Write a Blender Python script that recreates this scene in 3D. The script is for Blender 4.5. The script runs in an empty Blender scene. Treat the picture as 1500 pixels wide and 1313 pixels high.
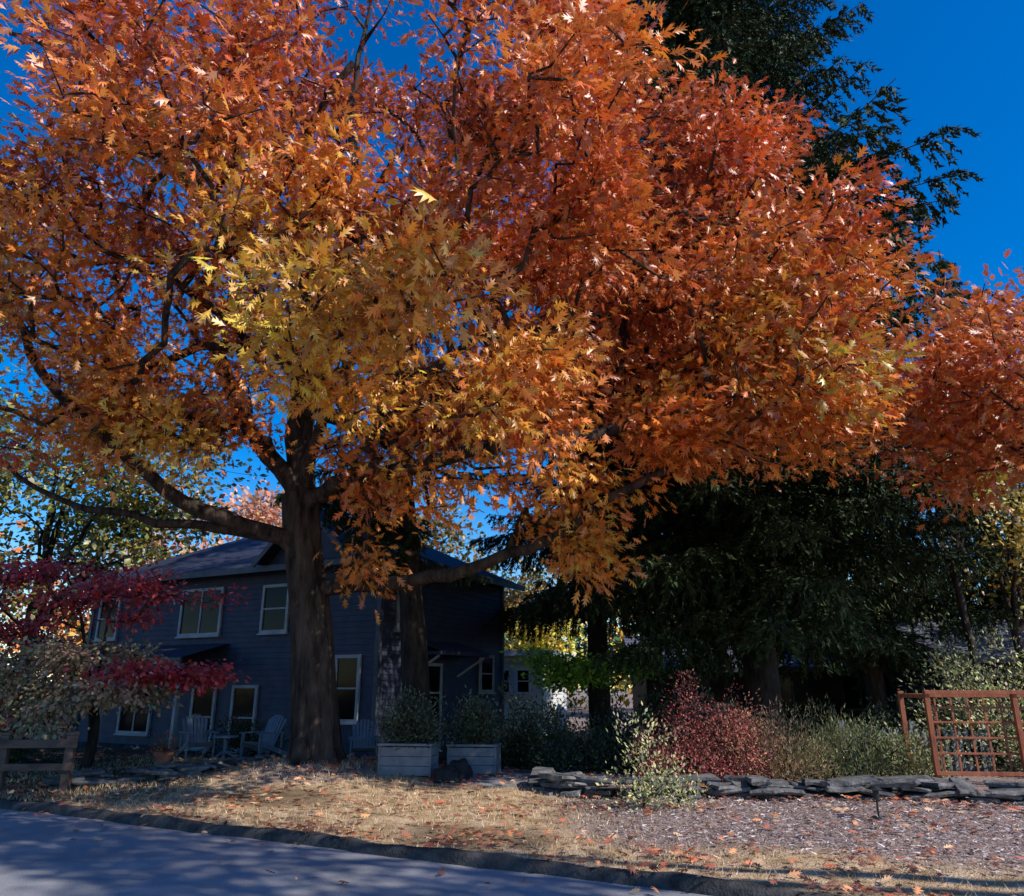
import bpy, math, random
import numpy as np
from mathutils import Vector, Matrix

rng = np.random.default_rng(7)
random.seed(7)
scene = bpy.context.scene
R = math.radians
C_, S_ = 0.881, 0.473           # street direction: u=(C,-S)  v=(S,C)
KV = 6.86                       # kerb line (v)
def uv2xy(u, v): return (C_*u + S_*v, -S_*u + C_*v)
def xy2uv(x, y): return (C_*x - S_*y, S_*x + C_*y)

# ------------------------------------------------------------ terrain
def sstep(a, b, x):
    t = np.clip((x-a)/(b-a), 0, 1); return t*t*(3-2*t)
def gz(x, y):
    x = np.asarray(x, float); y = np.asarray(y, float)
    u, v = xy2uv(x, y)
    z = -0.04 + 0.12*sstep(KV-.05, KV+.17, v) + 0.12*sstep(KV+.25, 12, v)
    z = z - 0.42*sstep(12.3, 16.5, v)*sstep(0.0, -4.0, u)
    z = z + 0.26*np.exp(-((x+3.35)**2+(y-14.0)**2)/(2*0.95**2))
    z = np.where(v > KV+.15, z + 0.018*np.sin(x*2.1+1)*np.sin(y*1.7) + 0.012*np.sin(x*5.3)*np.cos(y*4.1), z)
    z = z + 0.12*sstep(-4.2, -4.6, v)
    return z
def gz1(x, y): return float(gz(x, y))

# ------------------------------------------------------------ node helpers
def new_mat(name):
    m = bpy.data.materials.new(name); m.use_nodes = True
    nt = m.node_tree
    for n in list(nt.nodes): nt.nodes.remove(n)
    out = nt.nodes.new('ShaderNodeOutputMaterial')
    return m, nt, out
def N(nt, typ, **kw):
    n = nt.nodes.new(typ)
    for k, v in kw.items():
        if k in n.inputs: n.inputs[k].default_value = v
        else: setattr(n, k, v)
    return n
def L(nt, a, b): nt.links.new(a, b)
def ramp(nt, fac, stops):
    r = nt.nodes.new('ShaderNodeValToRGB')
    el = r.color_ramp.elements
    while len(el) < len(stops): el.new(0.5)
    for e, (p, c) in zip(el, stops):
        e.position = p; e.color = (*c, 1)
    L(nt, fac, r.inputs[0]); return r.outputs[0]

def rough_mat(name, c1, c2, scale=8, rough=0.8, bump=0.3, bscale=None, stretch=(1, 1, 1), spec=0.3, dist=0.02, c3=None):
    m, nt, out = new_mat(name)
    tc = N(nt, 'ShaderNodeTexCoord'); mp = N(nt, 'ShaderNodeMapping'); mp.inputs['Scale'].default_value = stretch
    L(nt, tc.outputs['Object'], mp.inputs[0])
    n1 = N(nt, 'ShaderNodeTexNoise', Scale=scale, Detail=6.0, Roughness=0.65); L(nt, mp.outputs[0], n1.inputs['Vector'])
    stops = [(0.32, c1), (0.68, c2)] if c3 is None else [(0.3, c1), (0.5, c2), (0.7, c3)]
    col = ramp(nt, n1.outputs[0], stops)
    b = N(nt, 'ShaderNodeBsdfPrincipled', Roughness=rough); b.inputs['Specular IOR Level'].default_value = spec
    L(nt, col, b.inputs['Base Color'])
    n2 = N(nt, 'ShaderNodeTexNoise', Scale=bscale or scale*4, Detail=5.0); L(nt, mp.outputs[0], n2.inputs['Vector'])
    bp = N(nt, 'ShaderNodeBump', Strength=bump, Distance=dist); L(nt, n2.outputs[0], bp.inputs['Height'])
    L(nt, bp.outputs[0], b.inputs['Normal']); L(nt, b.outputs[0], out.inputs[0])
    return m

def leaf_mat(name, trans=0.35, rough=0.38, spec=0.5):
    m, nt, out = new_mat(name)
    at = N(nt, 'ShaderNodeAttribute', attribute_name='Col')
    b = N(nt, 'ShaderNodeBsdfPrincipled', Roughness=rough); b.inputs['Specular IOR Level'].default_value = spec
    L(nt, at.outputs[0], b.inputs['Base Color'])
    if trans <= 0:
        L(nt, b.outputs[0], out.inputs[0]); return m
    t = N(nt, 'ShaderNodeBsdfTranslucent'); L(nt, at.outputs[0], t.inputs[0])
    mx = N(nt, 'ShaderNodeMixShader'); mx.inputs[0].default_value = trans
    L(nt, b.outputs[0], mx.inputs[1]); L(nt, t.outputs[0], mx.inputs[2]); L(nt, mx.outputs[0], out.inputs[0])
    return m

M_LEAF = leaf_mat('autumn_leaf', 0.26, 0.42, 0.8)
M_LITTER = leaf_mat('dead_leaf', 0, 0.6, 0.3)
M_SHRUB = leaf_mat('shrub_leaf', 0.2, 0.5, 0.4)
M_NEEDLE = leaf_mat('spruce_needle', 0, 0.6, 0.15)
M_BARK = rough_mat('oak_bark', (0.008, 0.006, 0.005), (0.10, 0.070, 0.052), 7, 0.9, 1.0, 16, (1, 1, 0.22), 0.2, 0.06)
M_BARKD = rough_mat('dark_bark', (0.010, 0.008, 0.007), (0.06, 0.046, 0.037), 8, 0.9, 0.9, 18, (1, 1, 0.3), 0.2, 0.03)

# ------------------------------------------------------------ mesh from numpy
def np_mesh(name, V, loops, counts, mat, cols=None, smooth=False):
    me = bpy.data.meshes.new(name)
    V = np.asarray(V, np.float32); loops = np.asarray(loops, np.int32).ravel(); counts = np.asarray(counts, np.int32)
    me.vertices.add(len(V)); me.vertices.foreach_set('co', V.ravel())
    me.loops.add(len(loops)); me.loops.foreach_set('vertex_index', loops)
    me.polygons.add(len(counts))
    st = np.zeros(len(counts), np.int32); st[1:] = np.cumsum(counts)[:-1]
    me.polygons.foreach_set('loop_start', st)
    me.update(calc_edges=True)
    if smooth: me.polygons.foreach_set('use_smooth', np.ones(len(counts), bool))
    if cols is not None:
        a = me.color_attributes.new('Col', 'FLOAT_COLOR', 'POINT')
        c4 = np.ones((len(V), 4), np.float32); c4[:, :3] = cols
        a.data.foreach_set('color', c4.ravel())
    me.materials.append(mat)
    return me
def obj(name, me, parent=None, loc=None):
    o = bpy.data.objects.new(name, me); scene.collection.objects.link(o)
    if parent is not None: o.parent = parent
    if loc is not None: o.location = loc
    return o
def empty(name, loc=(0, 0, 0), rz=0):
    e = bpy.data.objects.new(name, None); scene.collection.objects.link(e)
    e.location = loc; e.rotation_euler = (0, 0, rz); e.empty_display_size = 0.3
    return e

# leaf templates (x = width, y = length, z = normal)
OAK_V = np.array([(0, 0, 0), (-.04, .15, .0), (.04, .15, .0), (-.07, .37, .01), (.07, .37, .01), (-.08, .63, .01), (.08, .63, .01), (-.05, .86, -.01), (.05, .86, -.01),
                  (-.27, .42, -.05), (.27, .42, -.05), (-.38, .76, -.08), (.38, .76, -.08), (-.22, 1.0, -.06), (.22, 1.0, -.06), (0, 1.14, -.08)], float)
OAK_F = [(0, 2, 1), (1, 2, 4, 3), (3, 4, 6, 5), (5, 6, 8, 7), (7, 8, 15), (2, 10, 4), (1, 3, 9), (4, 12, 6), (3, 5, 11), (6, 14, 8), (5, 7, 13)]
LF_V = np.array([(0, 0, 0), (-.26, .45, -.05), (.26, .45, -.05), (0, 1, -.08), (0, .45, .03)], float)
LF_F = [(0, 2, 4), (0, 4, 1), (1, 4, 3), (4, 2, 3)]
BL_V = np.array([(-.12, 0, 0), (.12, 0, 0), (0, 1, 0)], float)
BL_F = [(0, 1, 2)]
LEAF_T = {'oak': (OAK_V, OAK_F), 'leaf': (LF_V, LF_F), 'blade': (BL_V, BL_F)}

def nrm(a): return a/np.maximum(np.linalg.norm(a, axis=-1, keepdims=True), 1e-9)
def leaves(name, P, D, Nn, size, cols, mat, tmpl='oak', wid=1.0):
    TV, TF = LEAF_T[tmpl]
    n = len(P); D = nrm(D); X = nrm(np.cross(D, Nn)); Z = np.cross(X, D)
    s = size[:, None, None]
    curl = rng.uniform(-0.6, 2.4, (n, 1, 1)); wv = wid*rng.uniform(.75, 1.15, (n, 1, 1))
    V = P[:, None, :] + s*(TV[None, :, 0:1]*wv*X[:, None, :] + TV[None, :, 1:2]*D[:, None, :] + curl*TV[None, :, 2:3]*Z[:, None, :])
    k = len(TV)
    lp = np.array([i for f in TF for i in f]); ct = np.array([len(f) for f in TF])
    loops = (np.arange(n)[:, None]*k + lp[None, :]).ravel(); counts = np.tile(ct, n)
    cv = np.repeat(cols, k, axis=0)
    return np_mesh(name, V.reshape(-1, 3), loops, counts, mat, cv)

def frames(D):
    ref = np.array([0.31, 0.88, 0.12]); ref = ref/np.linalg.norm(ref)
    A = nrm(np.cross(D, ref)); B = np.cross(D, A); return A, B
def tubes(name, P0, P1, D0, D1, r0, r1, mat, sides=6, rough=0.0):
    n = len(P0); ang = np.arange(sides)*2*np.pi/sides
    A0, B0 = frames(D0); A1, B1 = frames(D1)
    c = np.cos(ang)[None, :, None]; s = np.sin(ang)[None, :, None]
    R0 = P0[:, None, :] + r0[:, None, None]*(A0[:, None, :]*c + B0[:, None, :]*s)
    R1 = P1[:, None, :] + r1[:, None, None]*(A1[:, None, :]*c + B1[:, None, :]*s)
    V = np.concatenate([R0, R1], 1).reshape(-1, 3)
    i = np.arange(sides); j = (i+1) % sides
    q = np.stack([i, j, j+sides, i+sides], 1).ravel()
    loops = (np.arange(n)[:, None]*2*sides + q[None, :]).ravel()
    return np_mesh(name, V, loops, np.full(n*sides, 4), mat, smooth=True)

def catmull(pts, step=0.35):
    pts = [np.array(p, float) for p in pts]; P = [2*pts[0]-pts[1]]+pts+[2*pts[-1]-pts[-2]]
    out = []
    for i in range(1, len(P)-2):
        n = max(2, int(np.linalg.norm(P[i+1]-P[i])/step))
        for k in range(n):
            t = k/n
            out.append(0.5*((2*P[i]) + (P[i+1]-P[i-1])*t + (2*P[i-1]-5*P[i]+4*P[i+1]-P[i+2])*t*t + (-P[i-1]+3*P[i]-3*P[i+1]+P[i+2])*t**3))
    out.append(pts[-1]); return out

class Skel:
    def __init__(s, cap=90000):
        s.P = np.zeros((cap, 3)); s.par = np.full(cap, -1); s.fr = np.zeros(cap); s.n = 0; s.tips = []
    def add(s, p, par, fr=0.0):
        s.P[s.n] = p; s.par[s.n] = par; s.fr[s.n] = fr; s.n += 1; return s.n-1
    def path(s, pts, par, r0, r1, step=0.35, jit=0.045):
        c = catmull(pts, step)
        if par < 0: par = s.add(c[0], -1, r0)
        wander = np.zeros(3)
        for k, p in enumerate(c[1:], 1):
            f = k/(len(c)-1); wander = wander*.8 + rng.normal(0, jit, 3)
            par = s.add(p + wander*(0 if k == len(c)-1 else 1), par, (r0+(r1-r0)*f)*rng.uniform(.93, 1.07))
        return par
    def nearest(s, p):
        return int(np.argmin(np.sum((s.P[:s.n]-p)**2, 1)))
    def grow(s, tips, root, step=0.4, up=0.15):
        tips = np.asarray(tips); d = np.linalg.norm(tips-root, axis=1); 
        s.rt = np.zeros(len(s.P)); s.rt[:s.n] = np.linalg.norm(s.P[:s.n]-root, axis=1)
        for i in np.argsort(d):
            t = tips[i]; dd = np.linalg.norm(s.P[:s.n]-t, axis=1)
            cost = dd + 0.6*np.maximum(0, s.rt[:s.n]-d[i]+0.3)
            k = int(np.argmin(cost)); a = s.P[k]; ln = dd[k]
            m = max(1, int(ln/step)); par = k
            off = rng.normal(0, 0.14*ln, 3); off[2] += up*ln*0.6
            for j in range(1, m+1):
                f = j/m
                p = a*(1-f)+t*f + off*4*f*(1-f)*0.5 + (rng.normal(0, 0.035, 3) if j < m else 0)
                par = s.add(p, par); s.rt[s.n-1] = np.linalg.norm(p-root)
            s.tips.append(par)
    def build(s, name, mat, tipr=0.008, expo=0.42, sides=6, skip_until=0):
        n = s.n; cnt = np.zeros(n)
        for t in s.tips: cnt[t] += 1
        main = np.full(n, -1); best = np.zeros(n)
        for i in range(n-1, 0, -1):
            p = s.par[i]
            if p >= 0:
                cnt[p] += cnt[i]
                if cnt[i] >= best[p]: best[p] = cnt[i]; main[p] = i
        r = np.maximum(tipr*np.maximum(cnt, 1)**expo, s.fr[:n])
        idx = np.where(s.par[:n] >= 0)[0]; pa = s.par[idx]
        P = s.P[:n]; E = np.zeros((n, 3)); E[idx] = nrm(P[idx]-P[pa]); 
        for i in range(n):
            if s.par[i] < 0 and main[i] >= 0: E[i] = E[main[i]]
        D = E.copy(); has = main >= 0; D[has] = nrm(E[has] + E[main[has]])
        ismain = main[pa] == idx
        D0 = np.where(ismain[:, None], D[pa], E[idx])
        r0 = np.where(ismain, r[pa], np.minimum(r[pa], r[idx]*1.25)); r1 = r[idx]
        return tubes(name, P[pa], P[idx], D0, D[idx], r0, r1, mat, sides)

def sample_ell(c, r, n, shell=0.42):
    d = nrm(rng.normal(size=(n, 3))); rr = rng.random(n)**shell
    return np.array(c) + d*rr[:, None]*np.array(r)
CID = [0]
def clumpy(c, r, n, per=14, sg=.38, shell=.42, ret=False):
    """tips gathered into boughs (flattened sprays), so the crown has depth and gaps"""
    m = max(2, n//per); cc = sample_ell(c, r, m, shell); ids = rng.integers(m, size=n)
    sc = min(1, min(r)/1.6)
    p = cc[ids] + rng.normal(0, 1, (n, 3))*np.array([sg*1.25, sg*1.25, sg*.6])*sc
    if ret:
        CID[0] += m; return p, ids+CID[0]-m
    return p

def cluster_leaves(tips, per, sig, size, colf, root, flat=0.75, droop=0.35):
    n = len(tips); idx = np.repeat(np.arange(n), per); m = len(idx)
    off = rng.normal(0, 1, (m, 3))*np.array([sig, sig, sig*flat])
    P = tips[idx]+off
    outw = nrm(tips-root)[idx]
    D = nrm(off)*0.8 + outw*0.5 + rng.normal(0, .5, (m, 3)); D[:, 2] -= droop
    Nn = rng.normal(0, .7, (m, 3)) + np.array([0.3, -0.4, 0.6]) + outw*0.35
    sz = size*rng.uniform(0.6, 1.25, m)
    cl = colf(tips)[idx]*rng.uniform(0.5, 1.3, (m, 1))*(1+rng.normal(0, .1, (m, 3)))
    return P, D, Nn, sz, np.clip(cl, 0.003, .95)

# ------------------------------------------------------------ world, sun, camera
w = bpy.data.worlds.new('World'); scene.world = w; w.use_nodes = True
nt = w.node_tree; nt.nodes.clear()
Sdir = Vector((0.86, -0.50, 0)).normalized(); EL = R(40)
Sv = Vector((Sdir.x*math.cos(EL), Sdir.y*math.cos(EL), math.sin(EL)))
sky = nt.nodes.new('ShaderNodeTexSky'); sky.sky_type = 'NISHITA'; sky.sun_disc = False
sky.sun_elevation = EL; sky.sun_rotation = math.atan2(Sdir.x, Sdir.y)
sky.altitude = 300; sky.air_density = 1.1; sky.dust_density = 0.0; sky.ozone_density = 4.0
hs = nt.nodes.new('ShaderNodeHueSaturation'); hs.inputs['Hue'].default_value = 0.51; hs.inputs['Saturation'].default_value = 1.5; hs.inputs['Value'].default_value = 1.15
bg = nt.nodes.new('ShaderNodeBackground'); bg.inputs[1].default_value = 0.15
wo = nt.nodes.new('ShaderNodeOutputWorld')
L(nt, sky.outputs[0], hs.inputs['Color']); L(nt, hs.outputs[0], bg.inputs[0]); L(nt, bg.outputs[0], wo.inputs[0])
sd = bpy.data.lights.new('sun', 'SUN'); sd.energy = 5.0; sd.angle = R(0.5); sd.color = (1.0, 0.96, 0.90)
so = bpy.data.objects.new('sun', sd); scene.collection.objects.link(so); so.location = (20, -10, 30)
so.rotation_euler = Sv.to_track_quat('Z', 'Y').to_euler()

cd = bpy.data.cameras.new('camera'); cd.lens = 27.05; cd.sensor_width = 36; cd.clip_end = 3000; cd.clip_start = 0.1
co = bpy.data.objects.new('camera', cd); scene.collection.objects.link(co)
co.location = (0, 0, 1.6); co.rotation_euler = (R(107.2), 0, 0); scene.camera = co
scene.view_settings.view_transform = 'Standard'; scene.view_settings.look = 'None'; scene.view_settings.exposure = 0

# ------------------------------------------------------------ ground
ul = np.concatenate([[-900, -500, -250, -120, -70, -45], np.arange(-30, 22, 0.2), [24, 28, 35, 50, 80, 130, 260, 500, 900]])
vl = np.concatenate([[-900, -400, -150, -60, -25, -12, -6, -4.7, -4.5, -4.3, -4.1, 0, 4, 6, 6.7], np.arange(6.8, 20, 0.1), np.arange(20, 34, 1), [40, 55, 80, 140, 260, 500, 900]])
UU, VV = np.meshgrid(ul, vl); XX, YY = uv2xy(UU, VV); ZZ = gz(XX, YY)
nu, nv = len(ul), len(vl)
V = np.stack([XX, YY, ZZ], -1).reshape(-1, 3)
i, j = np.meshgrid(np.arange(nu-1), np.arange(nv-1)); a = (j*nu+i).ravel()
loops = np.stack([a, a+1, a+1+nu, a+nu], 1).ravel()
u_, v_ = xy2uv(V[:, 0], V[:, 1])
x_, y_ = V[:, 0], V[:, 1]
wob = 0.35*np.sin(x_*1.3)+0.25*np.sin(x_*3.1+y_*1.2)
mul = sstep(0.3, 1.6, x_+wob*.6)*sstep(7.9, 8.7, v_+wob*0.8)
mul = np.maximum(mul, sstep(1.9, 0.9, np.hypot(x_+3.3, y_-13.9)+wob*.3))
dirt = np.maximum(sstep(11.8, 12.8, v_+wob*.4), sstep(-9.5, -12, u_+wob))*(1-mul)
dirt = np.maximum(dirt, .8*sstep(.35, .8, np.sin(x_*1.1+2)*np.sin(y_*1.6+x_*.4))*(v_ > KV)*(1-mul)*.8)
grav = sstep(1.9, 1.3, np.abs(x_-0.3-(y_-12)*.3)+wob*.2)*sstep(10.4, 11.0, v_)*sstep(30, 20, v_)
gcol = np.stack([mul, dirt, grav], 1)
m, nt, out = new_mat('ground_soil')
tc = N(nt, 'ShaderNodeTexCoord'); at = N(nt, 'ShaderNodeAttribute', attribute_name='Col'); sp = N(nt, 'ShaderNodeSeparateColor')
L(nt, at.outputs[0], sp.inputs[0])
def noisecol(scale, stops, det=8.0, rgh=0.7):
    n = N(nt, 'ShaderNodeTexNoise', Scale=scale, Detail=det, Roughness=rgh); L(nt, tc.outputs['Object'], n.inputs['Vector'])
    return ramp(nt, n.outputs[0], stops), n
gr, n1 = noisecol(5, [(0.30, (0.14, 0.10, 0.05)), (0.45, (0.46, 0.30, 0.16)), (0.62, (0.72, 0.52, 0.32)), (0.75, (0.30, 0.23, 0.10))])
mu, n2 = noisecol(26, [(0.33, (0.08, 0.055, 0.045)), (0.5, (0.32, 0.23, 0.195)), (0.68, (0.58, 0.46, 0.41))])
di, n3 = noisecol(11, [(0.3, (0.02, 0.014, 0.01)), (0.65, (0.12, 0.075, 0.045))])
gv, n4 = noisecol(40, [(0.3, (0.12, 0.12, 0.12)), (0.7, (0.45, 0.44, 0.44))])
def mix(fac, a, b):
    x = N(nt, 'ShaderNodeMix'); x.data_type = 'RGBA'
    L(nt, fac, x.inputs[0]); L(nt, a, x.inputs[6]); L(nt, b, x.inputs[7]); return x.outputs[2]
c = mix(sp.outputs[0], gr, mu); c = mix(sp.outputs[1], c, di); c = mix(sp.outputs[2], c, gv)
b = N(nt, 'ShaderNodeBsdfPrincipled', Roughness=0.95); b.inputs['Specular IOR Level'].default_value = 0.1
L(nt, c, b.inputs['Base Color'])
bn = N(nt, 'ShaderNodeTexNoise', Scale=45.0, Detail=6.0); L(nt, tc.outputs['Object'], bn.inputs['Vector'])
bp = N(nt, 'ShaderNodeBump', Strength=0.9, Distance=0.04); L(nt, bn.outputs[0], bp.inputs['Height']); L(nt, bp.outputs[0], b.inputs['Normal'])
L(nt, b.outputs[0], out.inputs[0])
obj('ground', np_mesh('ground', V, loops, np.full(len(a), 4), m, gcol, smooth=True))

# road
m, nt, out = new_mat('asphalt')
tc = N(nt, 'ShaderNodeTexCoord')
n1 = N(nt, 'ShaderNodeTexNoise', Scale=0.9, Detail=8.0, Roughness=0.65); L(nt, tc.outputs['Object'], n1.inputs['Vector'])
n2 = N(nt, 'ShaderNodeTexNoise', Scale=70.0, Detail=5.0, Roughness=0.85); L(nt, tc.outputs['Object'], n2.inputs['Vector'])
c1 = ramp(nt, n1.outputs[0], [(0.3, (0.26, 0.255, 0.26)), (0.7, (0.40, 0.39, 0.395))])
c2 = ramp(nt, n2.outputs[0], [(0.3, (0.45, 0.45, 0.45)), (0.7, (1.3, 1.3, 1.3))])
mm = N(nt, 'ShaderNodeMix'); mm.data_type = 'RGBA'; mm.blend_type = 'MULTIPLY'; mm.inputs[0].default_value = 1
L(nt, c1, mm.inputs[6]); L(nt, c2, mm.inputs[7])
b = N(nt, 'ShaderNodeBsdfPrincipled', Roughness=0.85); b.inputs['Specular IOR Level'].default_value = 0.15
L(nt, mm.outputs[2], b.inputs['Base Color'])
bp = N(nt, 'ShaderNodeBump', Strength=0.7, Distance=0.012); L(nt, n2.outputs[0], bp.inputs['Height']); L(nt, bp.outputs[0], b.inputs['Normal'])
L(nt, b.outputs[0], out.inputs[0])
us = np.concatenate([[-200, -60], np.arange(-30, 30, 1.0), [60, 200]]); vs = [-4.3, 0, 4, KV+.02]
Vr = [(*uv2xy(u, v), 0.0) for v in vs for u in us]; n = len(us)
lp = [k for jv in range(len(vs)-1) for iu in range(n-1) for k in (jv*n+iu, jv*n+iu+1, (jv+1)*n+iu+1, (jv+1)*n+iu)]
obj('road', np_mesh('road', Vr, lp, np.full((n-1)*(len(vs)-1), 4), m))

M_KERB = rough_mat('kerb_asphalt', (0.02, 0.019, 0.018), (0.10, 0.09, 0.082), 6, 0.9, 0.8, 40)
def kerb(name, v0, sgn, hgt=0.10):
    prof = [(-.01, -.02), (0.0, hgt*0.55), (.035, hgt*0.92), (.07, hgt), (.11, hgt), (.15, hgt*0.9), (.16, -.02)]
    us = np.concatenate([np.arange(-60, -20, 2.0), np.arange(-20, 15, 0.2), np.arange(15, 60, 2.0)])
    Vk = []
    for u in us:
        wv = 0.025*math.sin(u*1.7)+0.015*math.sin(u*5.1)+.01*math.sin(u*13); wh = 0.014*math.sin(u*2.9+1)+.008*math.sin(u*11)
        for (pv, pz) in prof:
            x, y = uv2xy(u, v0+sgn*(pv+wv)); Vk.append((x, y, pz+(wh if pz > 0 else 0)))
    k = len(prof); lp = []
    for i in range(len(us)-1):
        for j in range(k-1): lp += [i*k+j, i*k+j+1, (i+1)*k+j+1, (i+1)*k+j]
    obj(name, np_mesh(name, Vk, lp, np.full((len(us)-1)*(k-1), 4), M_KERB, smooth=True))
kerb('kerb', KV, 1); kerb('kerb.001', -4.28, -1)

# ------------------------------------------------------------ boxes / mesh builder
class MB:
    def __init__(s): s.V = []; s.F = []
    def box(s, lo, hi, M=None):
        x0, y0, z0 = lo; x1, y1, z1 = hi; k = len(s.V)
        P = [(x0, y0, z0), (x1, y0, z0), (x1, y1, z0), (x0, y1, z0), (x0, y0, z1), (x1, y0, z1), (x1, y1, z1), (x0, y1, z1)]
        if M is not None: P = [tuple(M @ Vector(p)) for p in P]
        s.V += P; s.F += [tuple(k+i for i in f) for f in [(0, 3, 2, 1), (4, 5, 6, 7), (0, 1, 5, 4), (1, 2, 6, 5), (2, 3, 7, 6), (3, 0, 4, 7)]]
    def beam(s, a, b, w, h):
        a = Vector(a); b = Vector(b); d = (b-a); ln = d.length
        q = d.to_track_quat('X', 'Z').to_matrix().to_4x4()
        s.box((0, -w/2, -h/2), (ln, w/2, h/2), Matrix.Translation(a) @ q)
    def poly(s, pts): k = len(s.V); s.V += [tuple(p) for p in pts]; s.F.append(tuple(range(k, k+len(pts))))
    def cyl(s, a, b, r0, r1, n=12, cap=True):
        a = Vector(a); b = Vector(b); q = (b-a).to_track_quat('Z', 'Y'); k = len(s.V)
        for c, r in ((a, r0), (b, r1)):
            for i in range(n):
                t = 2*math.pi*i/n; s.V.append(tuple(c + q @ Vector((r*math.cos(t), r*math.sin(t), 0))))
        for i in range(n): j = (i+1) % n; s.F.append((k+i, k+j, k+n+j, k+n+i))
        if cap: s.F.append(tuple(k+i for i in reversed(range(n)))); s.F.append(tuple(k+n+i for i in range(n)))
    def make(s, name, mat, parent=None, bevel=0.0, loc=None, smooth=False):
        me = bpy.data.meshes.new(name); me.from_pydata(s.V, [], s.F); me.materials.append(mat)
        if smooth: me.polygons.foreach_set('use_smooth', np.ones(len(me.polygons), bool))
        o = obj(name, me, parent, loc)
        if bevel:
            b = o.modifiers.new('bevel', 'BEVEL'); b.width = bevel; b.segments = 2
        return o

M_SIDING = rough_mat('blue_grey_siding', (0.026, 0.031, 0.052), (0.05, 0.058, 0.095), 3, 0.6, 0.15, 30)
M_TRIM = rough_mat('white_trim', (0.22, 0.23, 0.25), (0.38, 0.39, 0.41), 3, 0.55, 0.1, 20)
M_ROOF = rough_mat('roof_shingle', (0.014, 0.016, 0.028), (0.05, 0.058, 0.10), 9, 0.75, 0.8, 30)
M_WHITE = rough_mat('white_paint', (0.68, 0.67, 0.64), (0.80, 0.79, 0.76), 3, 0.6, 0.1, 20)
mg, nt, out = new_mat('window_glass')
b = N(nt, 'ShaderNodeBsdfPrincipled', Roughness=0.1); b.inputs['Base Color'].default_value = (0.004, 0.005, 0.006, 1); b.inputs['Specular IOR Level'].default_value = 0.1
tc = N(nt, 'ShaderNodeTexCoord'); nn = N(nt, 'ShaderNodeTexNoise', Scale=1.2); L(nt, tc.outputs['Object'], nn.inputs['Vector'])
bp = N(nt, 'ShaderNodeBump', Strength=0.08, Distance=0.05); L(nt, nn.outputs[0], bp.inputs['Height']); L(nt, bp.outputs[0], b.inputs['Normal'])
L(nt, b.outputs[0], out.inputs[0]); M_GLASS = mg

def siding(mb, a, b, z0, z1, nrmv, step=0.14, lap=0.022):
    a = np.array(a, float); b = np.array(b, float); nv = np.array(nrmv, float); z = z0
    while z < z1-1e-4:
        zt = min(z+step, z1)
        p0 = (*(a+nv*lap), z); p1 = (*(b+nv*lap), z); p2 = (*b, zt); p3 = (*a, zt)
        q0 = (*a, z); q1 = (*b, z)
        mb.poly([p0, p1, p2, p3]); mb.poly([q0, q1, p1, p0]); z = zt

def window(trim, glass, org, along, nv, w, h, nx=1, ny=2, t=0.08):
    o = Vector(org); A = Vector((along[0], along[1], 0)); Nn = Vector((nv[0], nv[1], 0))
    M = Matrix(((A.x, Nn.x, 0, o.x), (A.y, Nn.y, 0, o.y), (0, 0, 1, o.z), (0, 0, 0, 1)))
    hw = w/2; d0, d1 = 0.0, 0.065
    trim.box((-hw-t, d0, -t), (-hw, d1, h+t), M); trim.box((hw, d0, -t), (hw+t, d1, h+t), M)
    trim.box((-hw, d0, h), (hw, d1, h+t), M); trim.box((-hw, d0, -t), (hw, d1, 0), M)
    trim.box((-hw-t-.03, d0, -t-.04), (hw+t+.03, d1+.04, -t-.002), M)
    glass.box((-hw, 0.0, 0), (hw, 0.03, h), M)
    for i in range(1, nx): x = -hw+w*i/nx; trim.box((x-.025, .031, 0), (x+.025, .052, h), M)
    for i in range(1, ny): z = h*i/ny; trim.box((-hw, .0325, z-.02), (hw, .05, z+.02), M)

# ------------------------------------------------------------ house
HZ = -0.25
house = empty('blue_two_storey_house', (-3.2, 19.0, HZ), -math.atan2(S_, C_))
HL, HD, HE = 11.0, 6.1, 4.85
wl = MB(); tr = MB(); gl = MB(); rf = MB()
siding(wl, (-HL, 0), (0, 0), 0.3, HE, (0, -1)); siding(wl, (0, 0), (0, HD), 0.3, HE, (1, 0))
siding(wl, (0, HD), (-HL, HD), 0.3, HE, (0, 1)); siding(wl, (-HL, HD), (-HL, 0), 0.3, HE, (-1, 0))
fd = MB(); fd.box((-HL+.03, .03, -.6), (-.03, HD-.03, .3))
M_GUT = rough_mat('dark_fascia', (0.04, 0.045, 0.06), (0.08, 0.09, 0.11), 3, 0.5, 0.1, 20)
tr2 = MB()
for (x, y) in ((0, 0), (0, HD), (-HL, 0), (-HL, HD)): tr2.box((x-.06, y-.06, .25), (x+.06, y+.06, HE-.02))
oh = 0.5; rz = 1.75
ex0, ex1, ey0, ey1 = -HL-oh, oh, -oh, HD+oh; rx0, rx1, ry = -HL+HD/2-.1, -HD/2+.1, HD/2
e = HE+.02
rf.poly([(ex0, ey0, e), (ex1, ey0, e), (rx1, ry, e+rz), (rx0, ry, e+rz)])
rf.poly([(ex1, ey1, e), (ex0, ey1, e), (rx0, ry, e+rz), (rx1, ry, e+rz)])
rf.poly([(ex1, ey0, e), (ex1, ey1, e), (rx1, ry, e+rz)]); rf.poly([(ex0, ey1, e), (ex0, ey0, e), (rx0, ry, e+rz)])
rf.poly([(ex0, ey0, e-.004), (ex0, ey1, e-.004), (ex1, ey1, e-.004), (ex1, ey0, e-.004)])
tr2.box((ex0, ey0-.06, e-.16), (ex1, ey0-.003, e-.005)); tr2.box((ex1+.003, ey0-.06, e-.16), (ex1+.06, ey1, e-.005))
tr2.box((ex0-.06, ey0-.06, e-.16), (ex0-.003, ey1, e-.005))
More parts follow.
